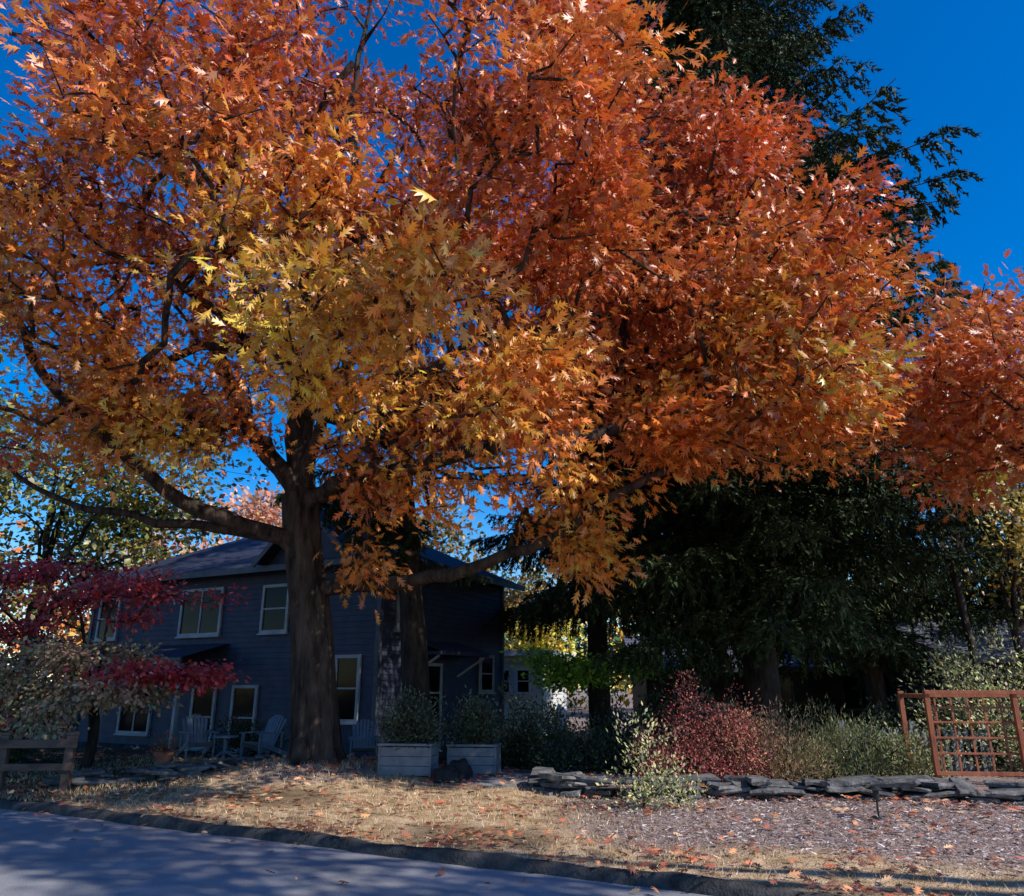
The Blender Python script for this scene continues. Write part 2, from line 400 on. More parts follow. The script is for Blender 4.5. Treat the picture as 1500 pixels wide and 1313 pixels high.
gx0, gx1 = -3.6, -0.4; gm = (gx0+gx1)/2; gp = e+1.45
rf.poly([(gx0, ey0-.25, e+.02), (gm, ey0-.25, gp), (gm, ry, gp), (gx0, 1.5, e+.02)]); rf.poly([(gm, ey0-.25, gp), (gx1, ey0-.25, e+.02), (gx1, 1.5, e+.02), (gm, ry, gp)])
wl.poly([(gx0+.15, ey0+.1, e+.03), (gx1-.15, ey0+.1, e+.03), (gm, ey0+.1, gp-.08)])
tr2.beam((gx0, ey0-.28, e-.03), (gm, ey0-.28, gp-.05), .05, .12); tr2.beam((gx1, ey0-.28, e-.03), (gm, ey0-.28, gp-.05), .05, .12)
rf.poly([(-10.8, -1.5, 2.55), (-5.0, -1.5, 2.55), (-5.0, -.03, 2.95), (-10.8, -.03, 2.95)]); tr2.box((-10.8, -1.52, 2.38), (-5.0, -1.46, 2.545))
for xx in (-10.7, -8.0, -5.1): tr.box((xx-.05, -1.45, -.1), (xx+.05, -1.35, 2.4))
f = (1, 0); fn = (0, -1)
def WF(s, z0, w, h, nx=1, ny=2): window(tr, gl, (-s, -.022, z0-HZ), f, fn, w, h, nx, ny)
def WS(s, z0, w, h, nx=1, ny=2): window(tr, gl, (.022, s, z0-HZ), (0, 1), (1, 0), w, h, nx, ny)
WF(0.85, 0.85, .62, 1.4); WF(6.2, 3.0, 1.5, 1.15, 2, 1); WF(10.2, 3.0, .8, 1.1)
WF(4.2, 0.1, .75, 1.45); WF(5.7, 0.1, .75, 1.45); WF(8.4, 0.4, 1.2, 1.4, 2); WF(3.4, 3.0, .8, 1.1)
WS(1.0, 3.0, .6, 1.1); WS(5.1, 1.5, .65, .9); WS(2.2, .1, .85, 2.0, 1, 3)
hd = MB(); hd.poly([(.02, 1.2, 3.0), (1.0, 1.2, 2.7), (1.0, 3.6, 2.7), (.02, 3.6, 3.0)]); hd.box((.03, 1.2, 2.60), (1.0, 3.6, 2.69))
hd.make('door_hood', M_ROOF, house)
for yy in (1.3, 3.5): tr.beam((.05, yy, 2.1), (.9, yy, 2.58), .05, .05)
wl.make('siding', M_SIDING, house); tr.make('trim', M_TRIM, house); gl.make('window_panes', M_GLASS, house); rf.make('roof', M_ROOF, house); fd.make('foundation', M_KERB, house)
tr2.make('fascia', M_GUT, house)

shed = empty('white_garage', (-.15, 29.5, -.1), -math.atan2(S_, C_)+R(12))
wl = MB(); tr = MB(); gl = MB(); rf = MB()
siding(wl, (-3.4, 0), (1.3, 0), 0, 2.75, (0, -1)); siding(wl, (1.3, 0), (1.3, 4), 0, 2.75, (1, 0)); siding(wl, (-3.4, 4), (-3.4, 0), 0, 2.75, (-1, 0)); siding(wl, (1.3, 4), (-3.4, 4), 0, 2.75, (0, 1))
rf.box((-3.7, -.35, 2.76), (1.7, 4.3, 2.95)); tr.box((-3.4, -.1, 2.55), (1.4, -.025, 2.755))
for k in range(3): window(tr, gl, (-.9+k*.75, -.022, 1.5), (1, 0), (0, -1), .42, .75, 1, 2, .06)
wl.make('siding', M_WHITE, shed); tr.make('trim', M_WHITE, shed); gl.make('window_panes', M_GLASS, shed); rf.make('flat_roof', M_WHITE, shed)

M_DW = rough_mat('dark_brown_wall', (0.02, 0.016, 0.014), (0.04, 0.032, 0.028), 4, 0.8, 0.3)
M_ROOF2 = rough_mat('grey_shingle', (0.06, 0.07, 0.10), (0.18, 0.19, 0.25), 12, 0.8, 0.8, 40)
def low_house(name, loc, rz_, LN, DP, H, RZ):
    p = empty(name, loc, rz_); wl = MB(); rf = MB(); tr = MB(); gl = MB()
    siding(wl, (0, 0), (LN, 0), 0, H, (0, -1), .2); siding(wl, (LN, DP), (0, DP), 0, H, (0, 1), .2)
    for xx, s in ((0, -1), (LN, 1)):
        siding(wl, (xx, DP) if s < 0 else (xx, 0), (xx, 0) if s < 0 else (xx, DP), 0, H, (s, 0), .2)
        wl.poly([(xx, 0, H), (xx, DP, H), (xx, DP/2, H+RZ-.05)])
    o_ = .5
    for sg in (0, 1):
        ya, yb = (-o_, DP/2) if sg == 0 else (DP+o_, DP/2)
        n = 10
        for k in range(n):
            f0, f1 = k/n, (k+1)/n
            y0 = ya+(yb-ya)*f0; y1 = ya+(yb-ya)*f1; z0 = H-.15+(RZ+.15)*f0; z1 = H-.15+(RZ+.15)*f1
            rf.poly([(-o_, y0, z0+.03), (LN+o_, y0, z0+.03), (LN+o_, y1, z1), (-o_, y1, z1)]); rf.poly([(-o_, y0, z0), (LN+o_, y0, z0), (LN+o_, y0, z0+.03), (-o_, y0, z0+.03)])
    tr.box((-o_, -o_-.05, H-.3), (LN+o_, -o_-.003, H-.13)); tr.cyl((-o_, DP/2, H+RZ), (LN+o_, DP/2, H+RZ), .06, .06, 8)
    for s in np.arange(1.5, LN-1, 2.8): window(tr, gl, (s, -.022, 1.0), (1, 0), (0, -1), 1.1, 1.0, 2, 1, .05)
    wl.make('walls', M_DW, p); rf.make('roof', M_ROOF2, p); tr.make('trim', M_GUT, p); gl.make('window_panes', M_GLASS, p)
low_house('low_neighbour_house', (4.6, 27.5, -.1), R(-3), 10.5, 5, 2.45, 1.0)
low_house('low_neighbour_house', (11.8, 22.0, -.1), R(-6), 9, 5, 2.6, 1.0)

# ------------------------------------------------------------ MAIN OAK
root = np.array([-3.95, 14.0, 4.8])
sk = Skel()
fork = sk.path([(-3.34, 14, 1.2), (-3.55, 14, 2.6), (-3.8, 14, 3.9), (-3.95, 14, 4.9)], -1, .34, .31, .3, 0)
lead = sk.path([(-3.95, 14, 4.9), (-4.05, 14, 6.5), (-3.8, 13.9, 8.5)], fork, .26, .19)
sk.path([(-3.8, 13.9, 8.5), (-3.3, 13.6, 11), (-3.4, 13.5, 14), (-3.0, 13.5, 16.6)], lead, .16, .03)
sk.path([(-3.95, 14, 4.9), (-5.1, 13.5, 6.6), (-5.95, 13, 8.4), (-4.97, 12, 9.1), (-3.2, 10.5, 9.9), (-2.5, 9.8, 11)], fork, .18, .05)
l2 = sk.nearest((-3.8, 14, 4.0)); sk.path([(-3.8, 14, 4.0), (-5.7, 13, 4.6), (-6.9, 12, 5.7), (-7.6, 11.5, 6.6), (-8.5, 11, 8.2)], l2, .17, .04)
sk.path([(-3.8, 14, 4.1), (-6.2, 14, 4.5), (-8.2, 14, 4.9), (-10.2, 14, 6.0)], l2, .11, .03)
sk.path([(-3.95, 14, 4.9), (-2.8, 13.2, 5.15), (-1.2, 12, 5.15), (.3, 11, 5.2), (1.54, 11, 5.35), (2.5, 11.5, 6), (3.9, 12, 7.2)], sk.nearest((-3.9, 14, 4.6)), .17, .04)
l5 = sk.nearest((-3.6, 14, 3.2)); sk.path([(-3.6, 14, 3.2), (-2.4, 13.6, 3.3), (-1.25, 13, 3.4), (.65, 12, 3.9), (1.57, 11.5, 4.3), (2.55, 11, 4.8), (3.8, 10.5, 5.5)], l5, .14, .04)
sk.path([(-3.95, 14, 4.9), (-3.2, 12.2, 6.0), (-2.3, 10.2, 6.3), (-1.3, 8.4, 5.9)], fork, .13, .02)
sk.path([(-3.8, 13.9, 8.5), (-1.5, 13.2, 9.5), (1.35, 13, 10.7), (4.1, 14, 11.9)], lead, .14, .04)
sk.path([(-3.8, 13.9, 8.3), (-1.6, 13, 10), (.13, 12, 12), (1.1, 12, 14.6)], lead, .14, .05)
sk.path([(-3.9, 14, 7.2), (-5.4, 12.5, 9.5), (-6.3, 11, 10.9), (-7.8, 11, 12.1), (-9, 11, 12.8)], lead, .13, .04)
sk.path([(-4, 14, 7), (-4, 16, 9), (-5, 18.5, 11)], lead, .1, .02)
sk.path([(-4, 14, 6.4), (-3, 11.5, 7.8), (-1.5, 9.0, 8.8)], lead, .11, .02)
sk.path([(2.5, 11.5, 6), (3.6, 11.2, 5.9), (4.9, 11, 5.6)], sk.nearest((2.5, 11.5, 6)), .05, .02)
ELL = [((-4, 12.6, 11.2), (6.6, 5.6, 6.3), 1000, 'main'), ((4.2, 14, 10.3), (2.7, 2.8, 3.9), 330, 'red'), ((1.2, 13.6, 10.5), (2.5, 2.5, 3.0), 190, 'main'),
       ((3.9, 11.2, 6.0), (2.0, 2.0, 1.5), 210, 'mid'), ((4.9, 12.5, 7.6), (1.9, 2.2, 2.2), 170, 'mid'), ((2.0, 11.5, 7.6), (2.3, 2.2, 2.0), 180, 'mid'),
       ((-1.2, 8.4, 5.5), (1.9, 1.7, 1.15), 120, 'yel'), ((-7.2, 11.3, 8.3), (3.1, 3.6, 3.3), 310, 'left'),
       ((1.3, 12, 3.75), (.75, .8, .65), 22, 'org'), ((-2.6, 13.2, 3.7), (.6, .6, .5), 7, 'org'), ((-1.3, 8.8, 8.4), (2.9, 1.9, 2.0), 150, 'main'),
       ((-8.6, 12.5, 5.8), (2.0, 2, .9), 60, 'left'), ((.2, 11.6, 4.7), (2.0, 1.2, .7), 34, 'org'), ((-2.4, 12.6, 4.9), (1.1, 1.0, .6), 20, 'org'), ((-5.8, 12.4, 5.9), (1.8, 1.4, .9), 60, 'left'),
       ((2.6, 10.6, 4.9), (1.2, 1, .6), 30, 'mid'), ((-.9, 16.5, 7.5), (3, 2, 2), 120, 'main'), ((.5, 12.2, 13.6), (1.5, 1.8, 2.2), 110, 'main')]
TP, TG, TC = [], [], []
for c, r, n, g in ELL:
    if g != 'org': p, ids = clumpy(c, r, n, ret=True)
    else: p = sample_ell(c, r, n); ids = np.arange(n)//6+CID[0]; CID[0] += n//6+1
    if g != 'org' and c[2] > 5:
        k = p[:, 2] > 1.95+.27*p[:, 1]+rng.normal(0, .35, len(p)); p, ids = p[k], ids[k]
    k = p[:, 0] < 6.3; p, ids = p[k], ids[k]
    TP.append(p); TG += [g]*len(p); TC.append(ids)
TP = np.concatenate(TP); TG = np.array(TG); TC = np.concatenate(TC)
sk.grow(TP, root, 0.4, .12)
oak = empty('unseen_shade_oak', (0, 0, 0))
obj('limbs', sk.build('limbs', M_BARK, .0105, .42, 8), oak)
def trunk(name, path, radii, mat, parent, flare=0.0, sides=28, seed=1, rootn=5):
    r_ = np.random.default_rng(seed); ph = r_.uniform(0, 6.28, 4); Vt = []; n = len(path)
    for k, (p, r) in enumerate(zip(path, radii)):
        h = p[2]-path[0][2]
        for i in range(sides):
            t = 2*math.pi*i/sides
            fl = flare*math.exp(-h/.28)*(0.65+0.5*math.cos(rootn*t+ph[0])+.2*math.cos(3*t+ph[1]))
            rr = r*(1+.05*math.sin(9*t+ph[2]+h*.6)+.03*math.sin(5*t+h*2)+.025*math.sin(17*t+h*3))+max(0, fl)
            Vt.append((p[0]+rr*math.cos(t), p[1]+rr*math.sin(t), p[2]))
    lp = []
    for k in range(n-1):
        for i in range(sides):
            j = (i+1) % sides; lp += [k*sides+i, k*sides+j, (k+1)*sides+j, (k+1)*sides+i]
    return obj(name, np_mesh(name, Vt, lp, np.full((n-1)*sides, 4), mat, smooth=True), parent)
tp = catmull([(-3.30, 14, .1), (-3.34, 14, .6), (-3.4, 14, 1.3), (-3.55, 14, 2.6), (-3.8, 14, 3.9), (-3.95, 14, 5.0)], .1)
trr = [.385+.06*math.exp(-(p[2]-.1)/.5)-.012*p[2] for p in tp]
trunk('trunk', tp, trr, M_BARK, oak, .42, 64)

PAL = dict(rust=(.66, .125, .03), org=(.92, .25, .035), yel=(.95, .54, .06), yg=(.66, .60, .08), dk=(.36, .06, .03), grn=(.16, .20, .03))
PK = ['rust', 'org', 'yel', 'yg', 'dk', 'grn']; PC = np.array([PAL[k] for k in PK])
CR = rng.uniform(.03, 1, (CID[0]+5, 6))**1.6; CH = rng.normal(0, .2, CID[0]+5); CB = rng.uniform(.7, 1.12, CID[0]+5)
def oak_col(t):
    n = len(t); h = np.clip((t[:, 2]-4.5)/8, 0, 1) + CH[TC] + rng.normal(0, .07, n)
    W = np.zeros((n, 6))
    W[:, 0] = np.clip(h*1.0+.3, 0.1, 1); W[:, 1] = .85; W[:, 2] = np.clip(.60-h*.6, 0.05, 1)*.8; W[:, 3] = np.clip(.26-h*.4, 0, 1)*.7; W[:, 4] = np.clip(h-.35, 0, 1)
    g = TG
    W[g == 'red'] *= np.array([1.5, .9, .5, .3, 1.6, 0]); W[g == 'yel'] *= np.array([.7, .9, 1.5, 2.2, .2, 0])
    W[g == 'left'] *= np.array([1.4, .8, .7, 1.3, 1.8, 1]); W[g == 'mid'] *= np.array([1.2, 1.1, 1.0, .8, 1, 1])
    W[g == 'left', 5] += .12
    W = W**1.5*CR[TC]*rng.uniform(.3, 1, (n, 6)); W /= W.sum(1, keepdims=True)
    return (W @ PC)*CB[TC][:, None]
P, D, Nn, sz, cl = cluster_leaves(TP, 32, .25, .19, oak_col, root)
obj('foliage', leaves('foliage', P, D, Nn, sz, cl, M_LEAF, 'oak'), oak)

# ------------------------------------------------------------ second oak (right, trunk out of frame)
def rcol(wt):
    def f(t):
        n = len(t); W = rng.uniform(.05, 1, (n, 6))*np.array(wt); W /= W.sum(1, keepdims=True); return W @ PC
    return f
sk2 = Skel(30000); root2 = np.array([11.8, 13.5, 4.0])
f2 = sk2.path([(11.8, 13.5, -.1), (11.8, 13.5, 2), (11.7, 13.4, 4)], -1, .32, .25, .3, 0)
sk2.path([(11.7, 13.4, 4), (11.6, 13.4, 8), (11.8, 13.5, 10)], f2, .18, .03)
sk2.path([(11.7, 13.4, 4), (10, 12.8, 5.2), (8.2, 12.2, 6.0), (6.9, 12, 6.6)], f2, .13, .02)
sk2.path([(11.7, 13.4, 4.4), (10.2, 12.5, 6.3), (8.6, 12, 7.0)], f2, .11, .02)
T2 = np.concatenate([clumpy((8.3, 12.2, 6.1), (1.9, 2, 1.6), 190), clumpy((10.4, 13.2, 7.0), (2.4, 2.4, 1.7), 130), clumpy((12.8, 14.5, 7.6), (2.3, 2.5, 2), 60)])
sk2.grow(T2, root2, .4, .1)
oak2 = empty('unseen_shade_oak'); obj('limbs', sk2.build('limbs', M_BARKD, .008, .43, 6), oak2)
P, D, Nn, sz, cl = cluster_leaves(T2, 34, .25, .18, rcol([1.5, .7, .2, .1, 1.0, .0]), root2)
obj('foliage', leaves('foliage', P, D, Nn, sz, cl, M_LEAF, 'oak'), oak2)
# unseen third oak, added so its crown casts shade along the road
sk3 = Skel(30000); root3 = np.array([13.6, 2.4, 6.0])
f3 = sk3.path([(13.8, 1.6, -.1), (13.8, 1.8, 3), (13.6, 2.4, 6)], -1, .36, .28, .3, 0)
def U3(u, v, z): return (*uv2xy(u, v), z)
for uu in (5.5, 7.5, 9.5): sk3.path([(13.6, 2.4, 6), U3(uu+1.8, 6.6, 9.5), U3(uu, 5.6, 12)], f3, .14, .03)
T3 = np.concatenate([clumpy(U3(4.6, 5.4, 12.2), (1.7, 1.0, 1.0), 50, 7), clumpy(U3(7.2, 5.2, 12.0), (1.8, 1.0, 1.1), 60, 7), clumpy(U3(9.9, 5.3, 11.8), (1.7, 1.1, 1.1), 60, 7)])  # crown clumps placed and shaped for the shadow strip beside the kerb
sk3.grow(T3, root3, .5, .1)
shade_oak = empty('unseen_shade_oak'); obj('limbs', sk3.build('limbs', M_BARKD, .008, .43, 5), shade_oak)
P, D, Nn, sz, cl = cluster_leaves(T3, 36, .28, .19, rcol([1.5, .7, .2, .1, 1.0, .0]), root3)
obj('foliage', leaves('foliage', P, D, Nn, sz, cl, M_LEAF, 'oak'), shade_oak)

# ------------------------------------------------------------ generic deciduous tree
def deciduous(name, loc, ells, palette, per=30, leaf=.16, sig=.4, trunk_r=.16, fork_z=2.0, bark=M_BARKD, tmpl='leaf', flat=.75, mat=M_LEAF, limbs=6, wob=.1):
    x, y = loc; z = gz1(x, y)-.1; s = Skel(40000); rt = np.array([x, y, fork_z])
    f0 = s.path([(x, y, z), (x+wob, y, (z+fork_z)/2), (x, y, fork_z)], -1, trunk_r, trunk_r*.8, .4, 0.01)
    T = np.concatenate([clumpy(c, r, n, 9, .5) for c, r, n in ells])
    for k in range(limbs):
        c, r, n = ells[k % len(ells)]; tgt = sample_ell(c, np.array(r)*.6, 1)[0]
        mid = (rt+tgt)/2 + np.array([0, 0, .12*np.linalg.norm(tgt-rt)])
        s.path([rt, mid, tgt], f0, trunk_r*.55, trunk_r*.12)
    s.grow(T, rt, .5, .1)
    e = empty(name); obj('limbs', s.build('limbs', bark, .008, .42, 5), e)
    pc = np.array([c for c, w in palette]); pw = np.array([w for c, w in palette])
    def cf(t):
        W = (rng.uniform(0.02, 1, (len(t), len(pc)))**2)*pw; W /= W.sum(1, keepdims=True); return W @ pc
    P, D, Nn, sz, cl = cluster_leaves(T, per, sig, leaf, cf, rt, flat)
    obj('foliage', leaves('foliage', P, D, Nn, sz, cl, mat, tmpl, 1.3), e)
    return e
GREEN = [((.09, .14, .03), 1), ((.24, .27, .045), .9), ((.46, .38, .07), .6), ((.5, .2, .05), .25)]
PEACH = [((.85, .38, .24), 1), ((.70, .22, .16), .6), ((.85, .55, .22), .6)]
OLIVE = [((.60, .46, .06), 1), ((.85, .42, .05), .7), ((.16, .18, .03), .8)]
deciduous('maple_tree', (-16.5, 27), [((-16.5, 27, 9.0), (4.6, 3.5, 4.8), 260), ((-12.6, 26, 7.4), (2.9, 2.5, 3.4), 120)], GREEN, 36, .24, .42, .28, 3.5)
deciduous('maple_tree', (-21, 24), [((-20, 23, 8.5), (5, 4, 5), 160)], GREEN, 36, .26, .5, .28, 3.5)
deciduous('sugar_maple_tree', (-15.5, 40), [((-15.5, 40, 8.5), (5, 4, 4.5), 160)], PEACH, 36, .32, .6, .28, 3.5)
deciduous('oak_tree', (-6.0, 33), [((-6.0, 33, 7.4), (4.6, 3, 3.0), 130), ((-1.0, 34, 5.6), (3, 2.5, 1.8), 70)], [((.10, .13, .03), 1), ((.5, .2, .05), .6), ((.3, .25, .05), .6)], 34, .28, .5, .25, 3)
deciduous('yellow_birch_tree', (13.4, 21), [((13.6, 21, 6.9), (3.0, 2.6, 3.4), 150), ((15.5, 21, 4.6), (2.2, 2, 1.8), 50)], OLIVE, 32, .18, .38, .15, 3.0)
deciduous('yellow_birch_tree', (11.6, 20.2), [((11.9, 20.2, 7.4), (2.0, 2.0, 2.6), 60)], OLIVE, 30, .18, .38, .12, 4.2)
deciduous('ginkgo_tree', (1.0, 36), [((1.0, 36, 3.6), (2.4, 2, 1.6), 90)], [((.95, .72, .05), 1), ((.8, .65, .08), .6)], 36, .24, .4, .12, 2)
deciduous('green_maple_tree', (2.2, 21.5), [((2.1, 21.5, 2.1), (2.0, 1.3, .6), 110)], [((.34, .62, .04), 1), ((.2, .45, .03), .8), ((.55, .70, .06), .5)], 40, .14, .25, .06, 1.1, flat=.4)
def dogwood(name, loc):
    x, y = loc; z = gz1(x, y)-.1; s = Skel(30000); rt = np.array([x, y, 1.3])
    f0 = s.path([(x, y, z), (x+.08, y, .6), (x, y, 1.3)], -1, .11, .09, .3, .01)
    L_ = [((x-.9, y, 3.7), (1.3, 1.2, .5), 55, 0), ((x+.3, y-.5, 3.2), (2.1, 1.3, .45), 75, 0), ((x-1.6, y-.3, 2.8), (1.4, 1.3, .5), 60, 0), ((x+1.8, y-1.0, 1.75), (1.25, .9, .25), 65, 0),
          ((x-.6, y-.6, 2.1), (1.9, 1.3, .35), 80, 1), ((x+.2, y-.8, 1.5), (1.8, 1.2, .35), 80, 1), ((x-1.8, y-.4, 1.6), (1.4, 1.3, .4), 60, 1), ((x-.6, y-.8, .95), (1.5, 1.1, .3), 40, 1)]
    T = np.concatenate([clumpy(c, r, n, 5, .3, .5) for c, r, n, g in L_]); G = np.concatenate([np.full(n, g) for c, r, n, g in L_])
    for c, r, n, g in L_: s.path([rt, ((rt+np.array(c))/2)+np.array([0, 0, .1]), c], f0, .045, .012, .3, .02)
    s.grow(T, rt, .3, .05)
    e = empty(name); obj('limbs', s.build('limbs', M_BARKD, .006, .42, 5), e)
    pr = np.array([(.70, .04, .06), (.40, .025, .04), (.60, .12, .08)]); pg = np.array([(.72, .36, .28), (.42, .36, .16), (.22, .22, .08)])
    def cf(t):
        W = rng.uniform(.02, 1, (len(t), 3))**2; W /= W.sum(1, keepdims=True)
        g2 = (G[:, None]+rng.normal(0, .25, (len(t), 1))) < .5
        return np.where(g2, W @ pr, W @ pg)
    P, D, Nn, sz, cl = cluster_leaves(T, 32, .2, .11, cf, rt, .4, .55)
    obj('foliage', leaves('foliage', P, D, Nn, sz, cl, M_LEAF, 'leaf', 1.2), e)
dogwood('dogwood_tree', (-7.9, 15.3))

# ------------------------------------------------------------ spruces
def spruce_bough(seed, Lb=5.0, nb=46):
    r_ = np.random.default_rng(seed)
    P0, P1, rr0, rr1 = [], [], [], []; LP, LD = [], []
    def axis(t): return np.array([Lb*t, .15*math.sin(t*3+seed), -0.95*t**1.4 + .55*t**3.2])
    prev = axis(0)
    for k in range(1, 13):
        p = axis(k/12); P0.append(prev); P1.append(p); rr0.append(.045*(1-(k-1)/13)+.004); rr1.append(.045*(1-k/13)+.004); prev = p
    for k in range(nb):
        t = .08+.90*(k+r_.random())/nb; a = axis(t); sd_ = 1 if k % 2 else -1
        ln = Lb*(.25*(1-t)**.7+.05)*r_.uniform(.6, 1.15)
        yaw = sd_*R(r_.uniform(35, 75)); hang = r_.random() < .55
        d = np.array([math.cos(yaw), math.sin(yaw), -.3 if not hang else -1.5]); d /= np.linalg.norm(d)
        if hang: ln *= .8
        m = max(4, int(ln/.06)); prev = a
        side = np.array([-d[1], d[0], 0]); side /= np.linalg.norm(side)+1e-9; up_ = np.cross(side, d)
        for j in range(1, m+1):
            f_ = j/m; p = a + d*ln*f_ + np.array([0, 0, -.35*ln*f_**2])
            if j % 4 == 0 or j == m:
                P0.append(prev); P1.append(p); rr0.append(.012); rr1.append(.008); prev = p
            for q in range(4):
                an = r_.uniform(0, 6.28)
                dd = d*.8 + .7*(side*math.cos(an)+up_*math.sin(an)*.7) + np.array([0, 0, -.15]); LP.append(p+r_.normal(0, .03, 3)); LD.append(dd)
    P0, P1 = np.array(P0), np.array(P1); E = nrm(P1-P0)
    LP, LD = np.array(LP), np.array(LD); n = len(LP)
    col = np.array([(.026, .045, .019)])*r_.uniform(.3, 1.7, (n, 1)) + np.array([(.018, .022, .0)])*r_.random((n, 1))
    a = tubes('w', P0, P1, E, E, np.array(rr0), np.array(rr1), M_BARKD, 3)
    b = leaves('n', LP, LD, r_.normal(size=(n, 3)), r_.uniform(.10, .17, n), col, M_NEEDLE, 'blade', 2.0)
    va = np.zeros(len(a.vertices)*3, np.float32); a.vertices.foreach_get('co', va); vb = np.zeros(len(b.vertices)*3, np.float32); b.vertices.foreach_get('co', vb)
    la = np.zeros(len(a.loops), np.int32); a.loops.foreach_get('vertex_index', la); lb = np.zeros(len(b.loops), np.int32); b.loops.foreach_get('vertex_index', lb)
    na = len(a.polygons); nb_ = len(b.polygons)
    V = np.concatenate([va, vb]).reshape(-1, 3); lo = np.concatenate([la, lb+len(a.vertices)]); ct = np.concatenate([np.full(na, 4), np.full(nb_, 3)])
    cb = np.zeros(len(b.vertices)*4, np.float32); b.color_attributes['Col'].data.foreach_get('color', cb)
    cols = np.concatenate([np.full((len(a.vertices), 3), .03), cb.reshape(-1, 4)[:, :3]])
    me = np_mesh('spruce_bough', V, lo, ct, M_BARKD, cols); me.materials.append(M_NEEDLE)
    mi = np.concatenate([np.zeros(na, np.int32), np.ones(nb_, np.int32)]); me.polygons.foreach_set('material_index', mi)
    bpy.data.meshes.remove(a); bpy.data.meshes.remove(b)
    return me
TB = [spruce_bough(11+k) for k in range(5)]
def spruce(name, loc, H, rad, z0, tr0, whorl=.55, per=6, lean=(0, 0), seed=3, skipf=0.0):
    r_ = np.random.default_rng(seed); x, y = loc; zb = gz1(x, y)-.1
    e = empty(name)
    path = [(x+lean[0]*k/30, y+lean[1]*k/30, zb+(H-zb)*k/30) for k in range(31)]
    trunk('trunk', path, [tr0*(1-k/30)**.8+.02 for k in range(31)], M_BARKD, e, .15, 16, seed)
    z = z0
    while z < H-.3:
        f_ = z/H; L0 = rad(z)
        for k in range(per):
            if r_.random() < skipf: continue
            ln = L0*r_.uniform(.62, 1.12); az = r_.uniform(0, 2*math.pi)
            o = obj('bough', TB[r_.integers(5)], e)
            s_ = ln/5.0; sv = max(s_, .35)
            o.scale = (s_, sv, sv*r_.uniform(.85, 1.3)); pitch = R(-22*(f_-.45)*1.6 + r_.uniform(-6, 6))
            o.rotation_euler = (r_.uniform(-.15, .15), pitch, az)
            g_ = (z-zb)/(H-zb); o.location = (x+lean[0]*g_, y+lean[1]*g_, z+r_.uniform(-.2, .2))
        z += whorl*(0.9 if f_ < .7 else .75)
    return e
def radA(z): return np.interp(z, [3, 5, 9, 14, 18, 23, 27, 32], [4.6, 5.4, 5.9, 6.2, 5.4, 3.6, 2.1, .3])
spruce('norway_spruce_tree', (6.2, 20), 32, radA, 3.9, .42, .56, 8, seed=3)
spruce('norway_spruce_tree', (2.6, 24), 19, lambda z: np.interp(z, [3, 8, 14, 19], [4.2, 4.0, 2.4, .3]), 4.4, .32, .65, 6, seed=5)
spruce('norway_spruce_tree', (16.4, 26), 17.6, lambda z: np.interp(z, [3, 8, 14, 17.6], [4.6, 3.8, 1.5, .2]), 3, .3, .75, 5, seed=8)
spruce('norway_spruce_tree', (10.6, 23.5), 14.5, lambda z: np.interp(z, [3, 8, 14.5], [4.4, 3.6, .3]), 3.2, .28, .75, 5, seed=12)
spruce('norway_spruce_tree', (-1.85, 17.0), 13, lambda z: np.interp(z, [4, 6, 9, 13], [2.3, 2.9, 2.4, .4]), 4.3, .30, .75, 4, lean=(-1.3, 0), seed=9, skipf=.1)

# ------------------------------------------------------------ distant trees (one object)
pal = np.array([(.08, .12, .03), (.18, .2, .04), (.6, .36, .06), (.65, .22, .06), (.7, .55, .08), (.06, .09, .03)])
T_, Cc = [], []
for k in range(80):
    az = R(rng.uniform(-62, 62)); rr = rng.uniform(48, 85); cx, cy = rr*math.sin(az), rr*math.cos(az)
    h = rng.uniform(7, 12); c = pal[rng.integers(len(pal))]
    for c0, r0, n in (((cx, cy, h*.6), (h*.45, h*.4, h*.42), 24), ((cx+rng.normal(0, 2), cy, h*.3), (h*.5, h*.4, h*.3), 12)):
        t = sample_ell(c0, r0, n, .4); T_.append(t); Cc.append(np.repeat([c*rng.uniform(.7, 1.3)], n, 0))
T_ = np.concatenate(T_); Cc = np.concatenate(Cc)
P, D, Nn, sz, cl = cluster_leaves(T_, 18, .9, .6, lambda t: Cc, np.array([0, 60., 0]))
obj('distant_trees', leaves('distant_trees', P, D, Nn, sz, cl, M_LITTER, 'leaf', 1.4))

# ------------------------------------------------------------ shrubs
def shrub(name, loc, rx, ry, h, ncl, per, leaf, palette, z_off=0, tmpl='leaf', sig=.09, erect=.2, low=.05, wid=1.0, shell=.4):
    x, y = loc; z = gz1(x, y)+z_off; s = Skel(20000)
    base = s.add((x, y, z-.05), -1, .02); s.add((x, y, z+.1), base, .02); root = np.array([x, y, z])
    d = nrm(rng.normal(size=(ncl, 3))); d[:, 2] = np.abs(d[:, 2]); rr = rng.random(ncl)**shell
    bump = 1+.3*np.sin(d[:, 0]*6+x*3)*np.cos(d[:, 1]*5+y)+rng.normal(0, .1, ncl)
    T = root + d*(rr*bump)[:, None]*np.array([rx, ry, h*.95]) + np.array([0, 0, low])
    s.grow(T, root, .22, .25)
    e = empty(name); obj('stems', s.build('stems', M_BARKD, .0035, .40, 4), e)
    pc = np.array([c for c, w in palette]); pw = np.array([w for c, w in palette])
    def cf(t):
        W = (rng.uniform(0.02, 1, (len(t), len(pc)))**2)*pw; W /= W.sum(1, keepdims=True); return W @ pc
    P, D, Nn, sz, cl = cluster_leaves(T, per, sig, leaf, cf, root, 1.0, -erect)
    P[:, 2] = np.maximum(P[:, 2], z+.03)
    obj('foliage', leaves('foliage', P, D, Nn, sz, cl, M_SHRUB, tmpl, wid), e)
    return e
